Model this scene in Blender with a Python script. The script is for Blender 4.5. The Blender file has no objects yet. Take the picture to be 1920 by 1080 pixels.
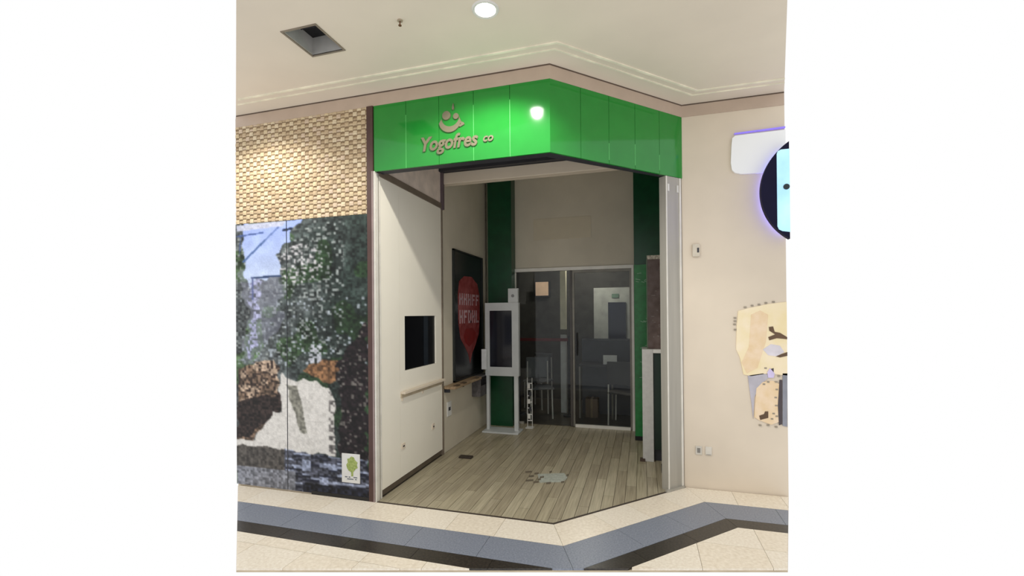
import bpy, bmesh, math, random
import numpy as np
from mathutils import Vector, Matrix
random.seed(7)
sc = bpy.context.scene
COL = sc.collection

# ------------------------------------------------------------------ camera, world, lights, exposure
FPX, YAW, PITCH, ROLL = 839.15, -0.2825, 0.0045, -0.0083
CAM = Vector((2.0713, -3.1704, 1.503)); CY = 585.83
fw = Vector((math.sin(YAW)*math.cos(PITCH), math.cos(YAW)*math.cos(PITCH), math.sin(PITCH)))
rt0 = Vector((math.cos(YAW), -math.sin(YAW), 0)); up0 = rt0.cross(fw)
rt = rt0*math.cos(ROLL)+up0*math.sin(ROLL); up = -rt0*math.sin(ROLL)+up0*math.cos(ROLL)
cd = bpy.data.cameras.new('camera'); cam = bpy.data.objects.new('camera', cd); COL.objects.link(cam)
cam.matrix_world = Matrix(((rt.x, up.x, -fw.x, CAM.x), (rt.y, up.y, -fw.y, CAM.y), (rt.z, up.z, -fw.z, CAM.z), (0, 0, 0, 1)))
cd.sensor_width = 36; cd.lens = FPX/1920*36; cd.shift_y = (CY-540)/1920; cd.clip_start = .01
sc.camera = cam

w = bpy.data.worlds.new('world'); sc.world = w; w.use_nodes = True
w.node_tree.nodes['Background'].inputs[0].default_value = (1, 1, 1, 1)
w.node_tree.nodes['Background'].inputs[1].default_value = 1.0

def spot(name, loc, target, energy, size, col, ang=120, blend=.6):
    l = bpy.data.lights.new(name, 'SPOT'); l.energy = energy; l.color = col; l.spot_size = math.radians(ang)
    l.spot_blend = blend; l.shadow_soft_size = size
    o = bpy.data.objects.new(name, l); COL.objects.link(o); o.location = loc
    o.rotation_euler = (Vector(target)-Vector(loc)).to_track_quat('-Z', 'Y').to_euler()
    return o
spot('downlight_beam', (1.2, -.68, 3.28), (.9, -.2, 1.6), 95, .035, (1, .97, .9), 125, .5)
spot('mall_downlight_beam', (-1.0, -.62, 3.28), (-1.0, -.6, 0), 56, .05, (1, .96, .88), 140, .5)

vs = sc.view_settings
vs.view_transform = 'Standard'; vs.look = 'None'; vs.exposure = 0; vs.gamma = 1; vs.use_curve_mapping = False

# ------------------------------------------------------------------ helpers
def lin(c):
    return tuple((v/255/12.92 if v/255 <= .04045 else ((v/255+.055)/1.055)**2.4) for v in c)+(1,)
def un(px, py, n, d):
    r = fw+rt*((px-960)/FPX)+up*((CY-py)/FPX)
    t = (d-CAM.dot(n))/r.dot(n)
    return CAM+r*t
def onY(px, py, y): return un(px, py, Vector((0, 1, 0)), y)

MATS = {}
def mat(name, rgb, rough=.6, metal=0, spec=.5, var=.06, scale=8, stretch=(1, 1, 1), rgb2=None, bump=0, emit=0, coat=0, detail=4):
    if name in MATS: return MATS[name]
    m = bpy.data.materials.new(name); MATS[name] = m; m.use_nodes = True
    nt = m.node_tree; N = nt.nodes; L = nt.links; b = N['Principled BSDF']
    tc = N.new('ShaderNodeTexCoord'); mp = N.new('ShaderNodeMapping'); mp.inputs['Scale'].default_value = stretch
    geo = N.new('ShaderNodeNewGeometry'); L.new(geo.outputs['Position'], mp.inputs[0])
    nz = N.new('ShaderNodeTexNoise'); nz.inputs['Scale'].default_value = scale; nz.inputs['Detail'].default_value = detail
    L.new(mp.outputs[0], nz.inputs['Vector'])
    cr = N.new('ShaderNodeValToRGB'); c = lin(rgb)
    if rgb2: a, d = c, lin(rgb2)
    else:
        a = tuple(v*(1-var*2) for v in c[:3])+(1,); d = tuple(min(1, v*(1+var*2)) for v in c[:3])+(1,)
    cr.color_ramp.elements[0].color = a; cr.color_ramp.elements[1].color = d
    cr.color_ramp.elements[0].position = .33; cr.color_ramp.elements[1].position = .67
    L.new(nz.outputs['Fac'], cr.inputs[0]); L.new(cr.outputs[0], b.inputs['Base Color'])
    b.inputs['Roughness'].default_value = rough; b.inputs['Metallic'].default_value = metal
    b.inputs['Specular IOR Level'].default_value = spec
    if coat: b.inputs['Coat Weight'].default_value = coat; b.inputs['Coat Roughness'].default_value = .06
    if bump:
        bp = N.new('ShaderNodeBump'); bp.inputs['Strength'].default_value = bump; bp.inputs['Distance'].default_value = .004
        L.new(nz.outputs['Fac'], bp.inputs['Height']); L.new(bp.outputs[0], b.inputs['Normal'])
    if emit:
        b.inputs['Emission Color'].default_value = c; b.inputs['Emission Strength'].default_value = emit
    return m
def glass_mat(name, tint, refl):
    m = bpy.data.materials.new(name); m.use_nodes = True; nt = m.node_tree; N = nt.nodes; L = nt.links
    for n in list(N): N.remove(n)
    o = N.new('ShaderNodeOutputMaterial'); mx = N.new('ShaderNodeMixShader'); t = N.new('ShaderNodeBsdfTransparent'); g = N.new('ShaderNodeBsdfGlossy')
    t.inputs[0].default_value = tint; g.inputs['Roughness'].default_value = .02; mx.inputs[0].default_value = refl
    L.new(t.outputs[0], mx.inputs[1]); L.new(g.outputs[0], mx.inputs[2]); L.new(mx.outputs[0], o.inputs[0]); return m
def attr_mat(name, rough=.5):
    m = bpy.data.materials.new(name); m.use_nodes = True; nt = m.node_tree; b = nt.nodes['Principled BSDF']
    a = nt.nodes.new('ShaderNodeVertexColor'); a.layer_name = 'ink'
    nt.links.new(a.outputs[0], b.inputs['Base Color']); b.inputs['Roughness'].default_value = rough; b.inputs['Specular IOR Level'].default_value = .3
    return m

def BM(): return bmesh.new()
def box(bm, x0, x1, y0, y1, z0, z1):
    v = [bm.verts.new((x, y, z)) for z in (z0, z1) for x, y in ((x0, y0), (x1, y0), (x1, y1), (x0, y1))]
    for f in ((3, 2, 1, 0), (4, 5, 6, 7), (0, 1, 5, 4), (1, 2, 6, 5), (2, 3, 7, 6), (3, 0, 4, 7)): bm.faces.new([v[i] for i in f])
    return bm
def prism(bm, pts, z0, z1):                      # plan polygon (x,y) raised from z0 to z1
    if len(pts) < 3: return bm
    ar = sum(pts[i][0]*pts[(i+1) % len(pts)][1]-pts[(i+1) % len(pts)][0]*pts[i][1] for i in range(len(pts)))
    if ar < 0: pts = pts[::-1]
    a = [bm.verts.new((p[0], p[1], z0)) for p in pts]; b = [bm.verts.new((p[0], p[1], z1)) for p in pts]
    bm.faces.new(a[::-1]); bm.faces.new(b); n = len(pts)
    for i in range(n): bm.faces.new((a[i], a[(i+1) % n], b[(i+1) % n], b[i]))
    return bm
def slab(bm, pts, y0, y1):                       # elevation polygon (x,z) between y0 and y1
    a = [bm.verts.new((p[0], y0, p[1])) for p in pts]; b = [bm.verts.new((p[0], y1, p[1])) for p in pts]
    bm.faces.new(a); bm.faces.new(b[::-1]); n = len(pts)
    for i in range(n): bm.faces.new((a[(i+1) % n], a[i], b[i], b[(i+1) % n]))
    bmesh.ops.recalc_face_normals(bm, faces=bm.faces[:]); return bm
def slabx(bm, pts, x0, x1):                      # elevation polygon (y,z) between x0 and x1
    a = [bm.verts.new((x0, p[0], p[1])) for p in pts]; b = [bm.verts.new((x1, p[0], p[1])) for p in pts]
    bm.faces.new(a); bm.faces.new(b[::-1]); n = len(pts)
    for i in range(n): bm.faces.new((a[(i+1) % n], a[i], b[i], b[(i+1) % n]))
    bmesh.ops.recalc_face_normals(bm, faces=bm.faces[:]); return bm
def cyl(bm, p, q, r, seg=12, r2=None):
    p, q = Vector(p), Vector(q); d = q-p
    M = Matrix.Translation((p+q)/2) @ d.to_track_quat('Z', 'Y').to_matrix().to_4x4()
    bmesh.ops.create_cone(bm, cap_ends=True, segments=seg, radius1=r, radius2=r if r2 is None else r2, depth=d.length, matrix=M); return bm
def bevel(bm, w=.004, seg=2):
    bmesh.ops.bevel(bm, geom=bm.edges[:], offset=w, segments=seg, affect='EDGES', profile=.5); return bm
def clip(poly, nx, ny, d):                       # keep nx*x+ny*y <= d
    out = []
    for i in range(len(poly)):
        a, b = poly[i], poly[(i+1) % len(poly)]; da = nx*a[0]+ny*a[1]-d; db = nx*b[0]+ny*b[1]-d
        if da <= 0: out.append(a)
        if da*db < 0: t = da/(da-db); out.append((a[0]+(b[0]-a[0])*t, a[1]+(b[1]-a[1])*t))
    return out
def area(p): return abs(sum(p[i][0]*p[(i+1) % len(p)][1]-p[(i+1) % len(p)][0]*p[i][1] for i in range(len(p))))/2
def clip_to(poly, hull):                         # hull is counter-clockwise and convex
    for i in range(len(hull)):
        a, b = hull[i], hull[(i+1) % len(hull)]; nx, ny = b[1]-a[1], a[0]-b[0]
        poly = clip(poly, nx, ny, nx*a[0]+ny*a[1])
        if len(poly) < 3: return []
    return poly
def shrink(poly, s):
    cx = sum(p[0] for p in poly)/len(poly); cy = sum(p[1] for p in poly)/len(poly)
    out = []
    n = len(poly)
    ar = sum(poly[i][0]*poly[(i+1) % n][1]-poly[(i+1) % n][0]*poly[i][1] for i in range(n))
    q = poly if ar > 0 else poly[::-1]
    r = q
    for i in range(n):
        a, b = q[i], q[(i+1) % n]; L = math.hypot(b[0]-a[0], b[1]-a[1])
        if L < 1e-6: continue
        nx, ny = (b[1]-a[1])/L, (a[0]-b[0])/L
        r = clip(r, nx, ny, nx*a[0]+ny*a[1]-s)
        if len(r) < 3: return []
    return r

def wloc(o):
    v = Vector((0, 0, 0))
    while o is not None: v += o.location; o = o.parent
    return v
def obj(name, bm, m, parent=None, smooth=False):
    me = bpy.data.meshes.new(name)
    if parent is not None:
        bmesh.ops.translate(bm, verts=bm.verts[:], vec=-wloc(parent))
    if smooth:
        for f in bm.faces: f.smooth = True
    bm.to_mesh(me); bm.free(); o = bpy.data.objects.new(name, me); COL.objects.link(o)
    for k in (m if isinstance(m, (list, tuple)) else [m]): me.materials.append(k)
    o.parent = parent
    return o
def tag(o, label, cat=None, group=None, kind=None):
    if label: o['label'] = label
    if cat: o['category'] = cat
    if group: o['group'] = group
    if kind: o['kind'] = kind
    return o
def thing(name, label, cat, loc=(0, 0, 0), group=None):
    o = bpy.data.objects.new(name, None); COL.objects.link(o); o.location = loc; o.empty_display_size = .1
    return tag(o, label, cat, group)
def struct(name, bm, m, label, parent=None):
    o = obj(name, bm, m, parent)
    if parent is None: o['kind'] = 'structure'; o['label'] = label; o['category'] = name.split('_')[0] if name.split('_')[0] in ('wall', 'floor', 'ceiling', 'window', 'door', 'baseboard', 'trim') else 'trim'
    return o
def text_bm(body, size, extrude, origin, ux, uz, shear=0, bold=0, squash=1):
    cu = bpy.data.curves.new('t', 'FONT'); cu.body = body; cu.size = size; cu.extrude = extrude; cu.shear = shear; cu.offset = bold
    cu.align_x = 'LEFT'; cu.resolution_u = 3
    to = bpy.data.objects.new('t', cu); COL.objects.link(to); bpy.context.view_layer.update()
    me = bpy.data.meshes.new_from_object(to.evaluated_get(bpy.context.evaluated_depsgraph_get()))
    bpy.data.objects.remove(to); bpy.data.curves.remove(cu)
    bm = bmesh.new(); bm.from_mesh(me); bpy.data.meshes.remove(me)
    ux, uz = Vector(ux).normalized(), Vector(uz).normalized(); nn = ux.cross(uz)
    M = Matrix(((ux.x, uz.x, nn.x, origin[0]), (ux.y, uz.y, nn.y, origin[1]), (ux.z, uz.z, nn.z, origin[2]), (0, 0, 0, 1)))
    S = Matrix.Diagonal((squash, 1, 1, 1))
    bmesh.ops.transform(bm, matrix=M @ S, verts=bm.verts[:]); return bm

# ------------------------------------------------------------------ dimensions (metres)
A, B = 1.447, .968               # shop corner; depth of the chamfered right face
XR = A+B                         # 2.415: where the chamfer meets the right wall
H0, H1, H2, HI = 2.67, 3.20, 3.306, 3.46
XL, XE = -1.42, 3.207            # ends of the built walls
D = 2.79                         # back wall of the shop
W1 = 2.45
K = math.sqrt(2)-1
HULL = [(XL, .12), (XL, 0), (-.268, -1.061), (2.879, -.197), (XE, B), (XE, B+.12), (XL, B+.12)]

cream = mat('cream_stone', (224, 212, 192), .28, rgb2=(240, 231, 214), scale=60, spec=.5)
cream2 = mat('cream_stone_warm', (221, 208, 186), .28, rgb2=(238, 227, 208), scale=45, spec=.5)
blue = mat('blue_grey_granite', (112, 118, 130), .34, rgb2=(138, 143, 154), scale=90)
black = mat('black_granite', (34, 31, 28), .3, rgb2=(62, 56, 48), scale=70)
grout = mat('grout', (192, 176, 150), .8)
wallm = mat('cream_paint', (214, 200, 178), .55, var=.02, scale=3)
sidem = mat('side_panel_paint', (240, 234, 218), .4, var=.01, scale=2)
wallr = mat('warm_white_paint', (217, 203, 183), .5, var=.02, scale=2)
ceilm = mat('ceiling_paint', (224, 212, 194), .7, var=.015, scale=2)
corn = mat('cornice_paint', (186, 166, 148), .6, var=.02)
corn_d = mat('painted_shadow_line', (92, 76, 64), .8)
intw = mat('shop_wall_paint', (205, 196, 176), .6, var=.03, scale=2)
green = mat('green_panel_gloss', (34, 132, 48), .07, var=.02, spec=.5)
green_s = mat('green_joint', (96, 190, 104), .4)  # lighter green stands for the reflection along the panel joints
dkgreen = mat('dark_green_lacquer', (6, 66, 36), .35, var=.08)
alu = mat('brushed_aluminium', (170, 166, 156), .45, metal=.3, var=.04, scale=20, stretch=(1, 1, .05))
alu_l = mat('pale_aluminium', (222, 218, 208), .4, metal=.1, var=.03)
brown = mat('dark_brown_frame', (74, 48, 42), .5)
darkm = mat('charcoal_metal', (44, 44, 50), .5)
beam_m = mat('taupe_track', (112, 100, 86), .5)
blackm = mat('near_black', (10, 10, 14), .25)
white = mat('white_lacquer', (214, 212, 206), .4, var=.02)
screenm = mat('dark_screen', (22, 24, 36), .12, var=.2, scale=3)

# ------------------------------------------------------------------ mall floor: base plus stone pieces
fl = struct('floor', prism(BM(), [(XL, .12), (XL, 0), (-.268, -1.061), (2.879, -.197), (XE, B), (XE, B+.12), (XR, B+.12), (XR, B), (A, 0), (0, 0), (0, .12)], -.022, -.012), grout, 'polished mall floor of cream stone with blue grey and black bands')
G = .0012
def stone(poly, m):
    p = clip_to(poly, HULL)
    if len(p) < 3 or area(p) < .0008: return
    p = shrink(p, G)
    if len(p) < 3: return
    obj('stone_slab', prism(BM(), p, -.012, 0), m, fl)
def band(d0, d1, step, ms):
    k = 0
    # left run
    xe0, xe1 = A+K*d0, A+K*d1; x = xe0
    run = [(-2.5, -d0), (xe0, -d0), (xe1, -d1), (-2.5, -d1)]
    n = 0
    while xe1-n*step > -1.8:
        hi = xe0-n*step if n else 9; lo = xe0-(n+1)*step
        p = clip(clip(run, 1, 0, hi), -1, 0, -lo)
        if len(p) > 2: stone(p, ms[(n+k) % len(ms)])
        n += 1
    # chamfer run
    s = math.sqrt(.5)
    run = [(xe0, -d0), (XR+K*d0, B-d0), (XR+K*d1, B-d1), (xe1, -d1)]
    tot = math.hypot(B, B); cnt = max(1, round(tot/step))
    base = xe0*s+(-d0)*s
    for i in range(cnt):
        lo = base+tot*i/cnt if i else -9; hi = base+tot*(i+1)/cnt if i < cnt-1 else 9
        p = clip(clip(run, s, s, hi), -s, -s, -lo)
        if len(p) > 2: stone(p, ms[(i+1) % len(ms)])
    # right run
    run = [(XR+K*d0, B-d0), (4.5, B-d0), (4.5, B-d1), (XR+K*d1, B-d1)]
    for i in range(5):
        lo = XR+K*d0+i*step if i else -9; hi = XR+K*d0+(i+1)*step
        p = clip(clip(run, 1, 0, hi), -1, 0, -lo)
        if len(p) > 2: stone(p, ms[(i+2) % len(ms)])
band(.012, .29, .36, [cream, cream2]); band(.29, .56, .5, [blue]); band(.56, .69, .5, [black])
for i in range(-6, 12):
    for j in range(-5, 3):
        c = [(i*.4, j*.4), (i*.4+.4, j*.4), (i*.4+.4, j*.4+.4), (i*.4, j*.4+.4)]
        a_ = clip(c, 0, 1, -.69)
        if len(a_) > 2: stone(a_, [cream, cream2][(i+j) % 2])
        b_ = clip(clip(clip(c, 0, -1, .69), 0, 1, B-.69), -1, 1, -A-.69*math.sqrt(2))
        if len(b_) > 2: stone(b_, [cream, cream2][(i+j) % 2])
# shop threshold strip
t = BM(); prism(t, [(0.01, -.012), (A+K*.012, -.012), (A-.002, .004), (0.01, .004)], -.012, .003)
prism(t, [(A+K*.012, -.012), (XR+.005, B-.012), (XR-.02, B-.015), (A-.002, .004)], -.012, .003)
struct('trim_1', t, mat('threshold_metal', (58, 48, 40), .5), 'dark thin metal strip edging the shop floor')

# ------------------------------------------------------------------ shop floor planks
base = [(-.1, .0), (A, 0), (XR, B), (W1+.1, B+.02), (W1+.1, 4.7), (-.1, 4.7)]
sf = struct('floor_shop', prism(BM(), base, -.06, -.014), mat('plank_gap', (104, 95, 80), .8), 'shop floor of grey brown wood look planks')
pm = []
for i, (a, b) in enumerate([((148, 138, 114), (176, 166, 140)), ((142, 132, 109), (170, 160, 136)), ((154, 145, 121), (182, 172, 146)), ((136, 126, 104), (166, 155, 130))]):
    pm.append(mat('plank_wood_%d' % i, a, .34, rgb2=b, scale=26, stretch=(2.6, .12, 1), bump=.1, spec=.35))
PW = .0875
for i in range(28):
    x0 = i*PW; off = (i*.37) % 1.0
    for j in range(-1, 4):
        y0 = j*1.0-off; y1 = y0+1.0
        p = [(x0, max(0, y0)), (x0+PW, max(0, y0)), (x0+PW, min(D+.01, y1)), (x0, min(D+.01, y1))]
        if p[0][1] >= p[2][1]-.01: continue
        p = clip(p, 1, -1, A-.003); p = clip(p, 1, 0, W1)
        if len(p) < 3 or area(p) < .0006: continue
        p = shrink(p, .0016)
        if len(p) > 2: obj('plank', prism(BM(), p, -.014, 0), pm[random.randrange(4)], sf)

# ------------------------------------------------------------------ walls
struct('wall_left', box(BM(), XL, -.06, .004, .12, -.012, H2+.1), wallm, 'mall wall behind the mural left of the shop')
struct('wall_right', box(BM(), XR-.004, XE, B, B+.12, -.012, H2+.1), wallr, 'plain warm white mall wall right of the shop')
# shop left wall: flush panels, recessed plinth and ticket window opening
wl = struct('wall_shop_left', box(BM(), -.14, -.045, .062, D, -.012, HI), intw, 'cream side wall inside the shop on the left')
p1 = BM(); box(p1, -.045, 0, .075, .372, .06, H0-.02); obj('wall_panel', p1, sidem, wl)
WY0, WY1, WZ0, WZ1 = .466, 1.107, 1.0, 1.497
p2 = BM(); box(p2, -.045, -.001, .376, 1.245, .06, WZ0); box(p2, -.045, -.001, .376, 1.245, WZ1, H0-.02)
box(p2, -.045, -.001, .376, WY0, WZ0, WZ1); box(p2, -.045, -.001, WY1, 1.245, WZ0, WZ1); obj('wall_panel', p2, sidem, wl)
p3 = BM(); box(p3, -.045, -.002, 1.262, D, 0, HI); obj('wall_panel', p3, intw, wl)
p4 = BM(); box(p4, -.045, -.002, .06, 1.245, H0+.03, HI); obj('wall_panel', p4, mat('upper_panel_paint', (226, 210, 196), .6), wl)
struct('baseboard_left', box(BM(), -.046, -.02, .05, 1.25, 0, .062), mat('plinth_dark', (104, 92, 76), .6), 'dark recessed plinth under the cream side wall')
struct('trim_2', box(BM(), -.04, .012, .06, 1.26, H0-.02, H0+.035), beam_m, 'taupe horizontal track along the top of the side wall')
struct('trim_3', box(BM(), -.04, .012, 1.245, 1.262, 0, H0), beam_m, 'thin grey vertical joint on the side wall')
struct('trim_4', box(BM(), -.04, .03, 1.24, 1.275, H0-.03, HI), mat('plum_post', (98, 84, 88), .5), 'short plum grey upright above the side wall track')
# back wall
wb = BM(); box(wb, -.14, .365, D, D+.1, 0, HI); box(wb, 1.975, W1+.1, D, D+.1, 0, HI); box(wb, .365, 1.975, D, D+.1, 2.13, HI)
wbo = struct('wall_shop_back', wb, intw, 'plain wall over the glass doors at the back of the shop')
obj('patch_panel', bevel(box(BM(), .66, 1.437, D-.006, D, 2.512, 2.8), .001, 1), mat('patch_paint', (203, 192, 168), .6, var=.01), wbo)
struct('wall_shop_right', box(BM(), W1, W1+.1, B+.03, D, 0, HI), intw, 'side wall inside the shop on the right')
struct('ceiling_shop', prism(BM(), [(-.14, 0), (A, 0), (XR, B), (W1+.1, B), (W1+.1, D+.1), (-.14, D+.1)], HI, HI+.05), intw, 'ceiling inside the shop')
struct('trim_5', bevel(box(BM(), .0, W1, 1.262, 1.36, 2.915, 3.035), .004, 1), wallr, 'pale horizontal beam across the shop behind the green fascia')
struct('trim_6', box(BM(), .0, W1, 1.20, 1.36, 3.037, HI), darkm, 'charcoal shutter housing above the pale beam')

# ------------------------------------------------------------------ mall ceiling with the vent opening
CH = [(XL, 0), (-.04, -1.246), (2.864, -.368), (XE, B), (XL, B)]
VX0, VX1, VY0, VY1 = -.098, .146, -.853, -.585
cb = BM(); capA = clip(CH, 0, 1, 0.0)
for p in (clip(capA, 1, 0, VX0), clip(capA, -1, 0, -VX1), clip(clip(clip(capA, -1, 0, -VX0), 1, 0, VX1), 0, 1, VY0), clip(clip(clip(capA, -1, 0, -VX0), 1, 0, VX1), 0, -1, -VY1)):
    prism(cb, p, H2, H2+.03)
prism(cb, clip(clip(CH, 0, -1, 0), -1, 1, -A), H2, H2+.03)
struct('ceiling', cb, ceilm, 'cream plaster mall ceiling')
def strip_along(d0, d1, z0, z1, xl=XL, xr=XE):
    bm = BM()
    for q in ([(xl+d0*1.2, -d0), (A+K*d0, -d0), (A+K*d1, -d1), (xl+d1*1.2, -d1)], [(A+K*d0, -d0), (XR+K*d0, B-d0), (XR+K*d1, B-d1), (A+K*d1, -d1)],
              [(XR+K*d0, B-d0), (xr-d0*.25, B-d0), (xr-d1*.25, B-d1), (XR+K*d1, B-d1)]): prism(bm, q, z0, z1)
    return bm
ctr = mat('trim_cream', (236, 230, 208), .6)
struct('trim_7', strip_along(.165, .178, H2-.006, H2), ctr, 'inner fine moulding line on the ceiling round the shop corner')
struct('trim_8', strip_along(.235, .252, H2-.008, H2), ctr, 'outer fine moulding line on the ceiling round the shop corner')
co = strip_along(-.06, .006, H1, H2-.008)
struct('trim_9', co, corn, 'pinkish beige cornice band over the fascia and walls')
struct('trim_10', strip_along(-.06, .009, H2-.009, H2-.0005), corn_d, 'dark strip painted as the shadow line between cornice and ceiling')  # solid strip, its dark colour stands for the shade under the ceiling edge

# ------------------------------------------------------------------ green fascia
fa = thing('fascia_sign', 'bright green glossy fascia wrapping the shop corner, with a raised logo', 'shop sign', (A, 0, H0))
core = BM(); prism(core, [(0, .012), (A-.005, .012), (XR-.005, B+.01), (XR-.08, B+.01), (A-.05, .1), (0, .1)], H0+.004, HI); obj('core', core, darkm, fa)
for i in range(5):
    x0, x1 = [-.003, .29, .5755, .861, 1.148, A][i], [-.003, .29, .5755, .861, 1.148, A][i+1]
    bm = BM(); g = .0015
    if i < 4: box(bm, x0+g, x1-g, -.004, .012, H0, H1)
    else: prism(bm, [(x0+g, -.004), (x1+K*.004, -.004), (x1-.005, .012), (x0+g, .012)], H0, H1)
    obj('fascia_panel', bm, green, fa)
for x in (.29, .861, 1.148): obj('joint_strip', box(BM(), x-.0015, x+.0015, -.0048, .012, H0+.0, H0+.42), green_s, fa)
s = math.sqrt(.5)
ss = [0, .194, .388, .581, .775, .968]
for i in range(5):
    a0, a1 = ss[i]+(.0012 if i else 0), ss[i+1]-.0012
    o_ = .004*s
    P = lambda t, n: (A+t+n*s, t-n*s)
    q = [P(a0, .004), P(a1, .004), P(a1, -.012), P(a0, -.012)]
    if i == 0: q[0] = (A+K*.004, -.004); q[3] = (A-.005, .012)
    obj('fascia_panel', prism(BM(), q, H0, H1), green, fa)
for a0, hh in ((.388, .16), (.581, .2), (.775, .16)):
    obj('joint_strip', prism(BM(), [P(a0-.0015, .0048), P(a0+.0015, .0048), P(a0+.0015, -.01), P(a0-.0015, -.01)], H0+.03, H0+hh), green_s, fa)
lg = mat('sign_champagne', (112, 106, 84), .5)
tb = text_bm('Yogofres', .150, .004, (.413, -.011, 2.782), (1, 0, 0), (0, 0, 1), shear=.22, bold=.004, squash=.875)
obj('lettering', tb, lg, fa)
obj('lettering', text_bm('co', .085, .004, (.935, -.011, 2.80), (1, 0, 0), (0, 0, 1), shear=.22, bold=.002, squash=1), lg, fa)
def arc_shape(cx, cz, r0, ox, oz, r1, a0, a1, n=20):
    o = [(cx+r0*math.cos(a0+(a1-a0)*i/n), cz+r0*math.sin(a0+(a1-a0)*i/n)) for i in range(n+1)]
    i_ = [(ox+r1*math.cos(a1+(a0-a1)*i/n), oz+r1*math.sin(a1+(a0-a1)*i/n)) for i in range(n+1)]
    return o+i_
bm = slab(BM(), arc_shape(.672, 2.995, .092, .676, 3.022, .075, math.radians(190), math.radians(350)), -.016, -.004); obj('logo_smile', bm, lg, fa)
obj('logo_dot', cyl(BM(), (.643, -.016, 3.035), (.643, -.004, 3.035), .034, 18), lg, fa)
obj('logo_dot', cyl(BM(), (.722, -.016, 3.02), (.722, -.004, 3.02), .023, 16), lg, fa)
obj('logo_drop', slab(BM(), [(.692, 3.075), (.70, 3.07), (.707, 3.085), (.700, 3.122), (.69, 3.09)], -.016, -.004), lg, fa)
obj('logo_swash', slab(BM(), [(.745, 2.985), (.785, 2.965), (.79, 2.95), (.755, 2.935), (.735, 2.945), (.762, 2.955)], -.014, -.004), lg, fa)

# ------------------------------------------------------------------ door jamb posts and frame
bf = thing('brown_upright', 'narrow dark brown full height upright between mural and aluminium jamb', 'frame', (-.03, 0, 0))
obj('upright', box(BM(), -.062, -.006, -.014, .06, 0, H1), brown, bf)
obj('upright_lip', box(BM(), -.018, -.005, -.018, -.0142, 0, H0), mat('brown_lip', (140, 122, 118), .5), bf)
lj = thing('left_jamb', 'slim ribbed aluminium jamb at the left side of the shop entrance', 'post', (0, .03, 0))
obj('jamb_body', box(BM(), -.004, .002, -.012, .074, 0, H0), alu_l, lj)
for y in (-.008, .012, .045, .066): obj('rib', box(BM(), .002, .008, y-.003, y+.003, 0, H0), [alu_l, alu][y in (.045,)], lj)
rj = thing('right_jamb', 'wide brushed aluminium post at the right side of the shop entrance', 'post', (2.34, .9, 0))
obj('post_body', prism(BM(), [P(.826, 0), P(.955, 0), P(.955, -.07), P(.826, -.07)], 0, H0-.002), alu, rj)
for t0, t1 in ((.826, .834), (.94, .955)): obj('post_edge', prism(BM(), [P(t0, .006), P(t1, .006), P(t1, 0), P(t0, 0)], 0, H0-.004), alu_l, rj)
for t0 in (.838, .918): obj('fixing_clip', prism(BM(), [P(t0, .008), P(t0+.014, .008), P(t0+.014, 0), P(t0, 0)], H0-.13, H0-.07), white, rj)
obj('foot_cover', prism(BM(), [P(.80, .02), P(.95, .02), P(.95, 0), P(.80, 0)], 0, .018), alu, rj)

# ------------------------------------------------------------------ woven panel over the mural
WX0, WX1, ZM = XL, -.064, 2.332
wv = thing('woven_panel', 'tan basket weave panel over the waterfall mural', 'wall panel', ((WX0+WX1)/2, 0, ZM))
obj('backing', box(BM(), WX0, WX1, -.002, .004, ZM, H1), mat('weave_shadow', (150, 126, 96), .9), wv)
wm = [mat('reed_%d' % i, c, .7, scale=30, stretch=(1, 1, 4), bump=.3) for i, c in enumerate([(206, 186, 150), (198, 176, 142), (214, 196, 164), (190, 167, 134), (172, 148, 116), (204, 182, 156)])]
bm = BM(); cw, chh = .079, .0385; nx = int((WX1-WX0)/cw)+1; nz = int((H1-ZM)/chh)+1
for i in range(nx*2):
    for j in range(nz):
        # horizontal reeds: short arched tongues, staggered by half a cell
        x0 = WX0+i*cw/2; z0 = ZM+j*chh
        if x0 >= WX1-.01 or z0 >= H1-.01: continue
        over = (i+j) % 2 == 0
        x1 = min(x0+cw/2*(1.0), WX1); z1 = min(z0+chh*(.9 if over else .62), H1); zz = z0+(0 if over else chh*.16)
        if zz >= z1: continue
        dep = -.008 if over else -.003; n = 3
        rows = []
        for k in range(n+1):
            tt = k/n; y = -.002+(dep+.0)*math.sin(math.pi*(.12+.76*tt)); x = x0+(x1-x0)*tt
            rows.append((bm.verts.new((x, y, zz)), bm.verts.new((x, y-.002, (zz+z1)/2)), bm.verts.new((x, y, z1))))
        mi = random.choice([0, 0, 1, 2, 2, 5, 3] if over else [1, 3, 3, 4, 5])
        for k in range(n):
            for h in range(2):
                f = bm.faces.new((rows[k][h], rows[k+1][h], rows[k+1][h+1], rows[k][h+1])); f.material_index = mi
o = obj('weave', bm, wm, wv); o['kind'] = 'stuff'

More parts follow.
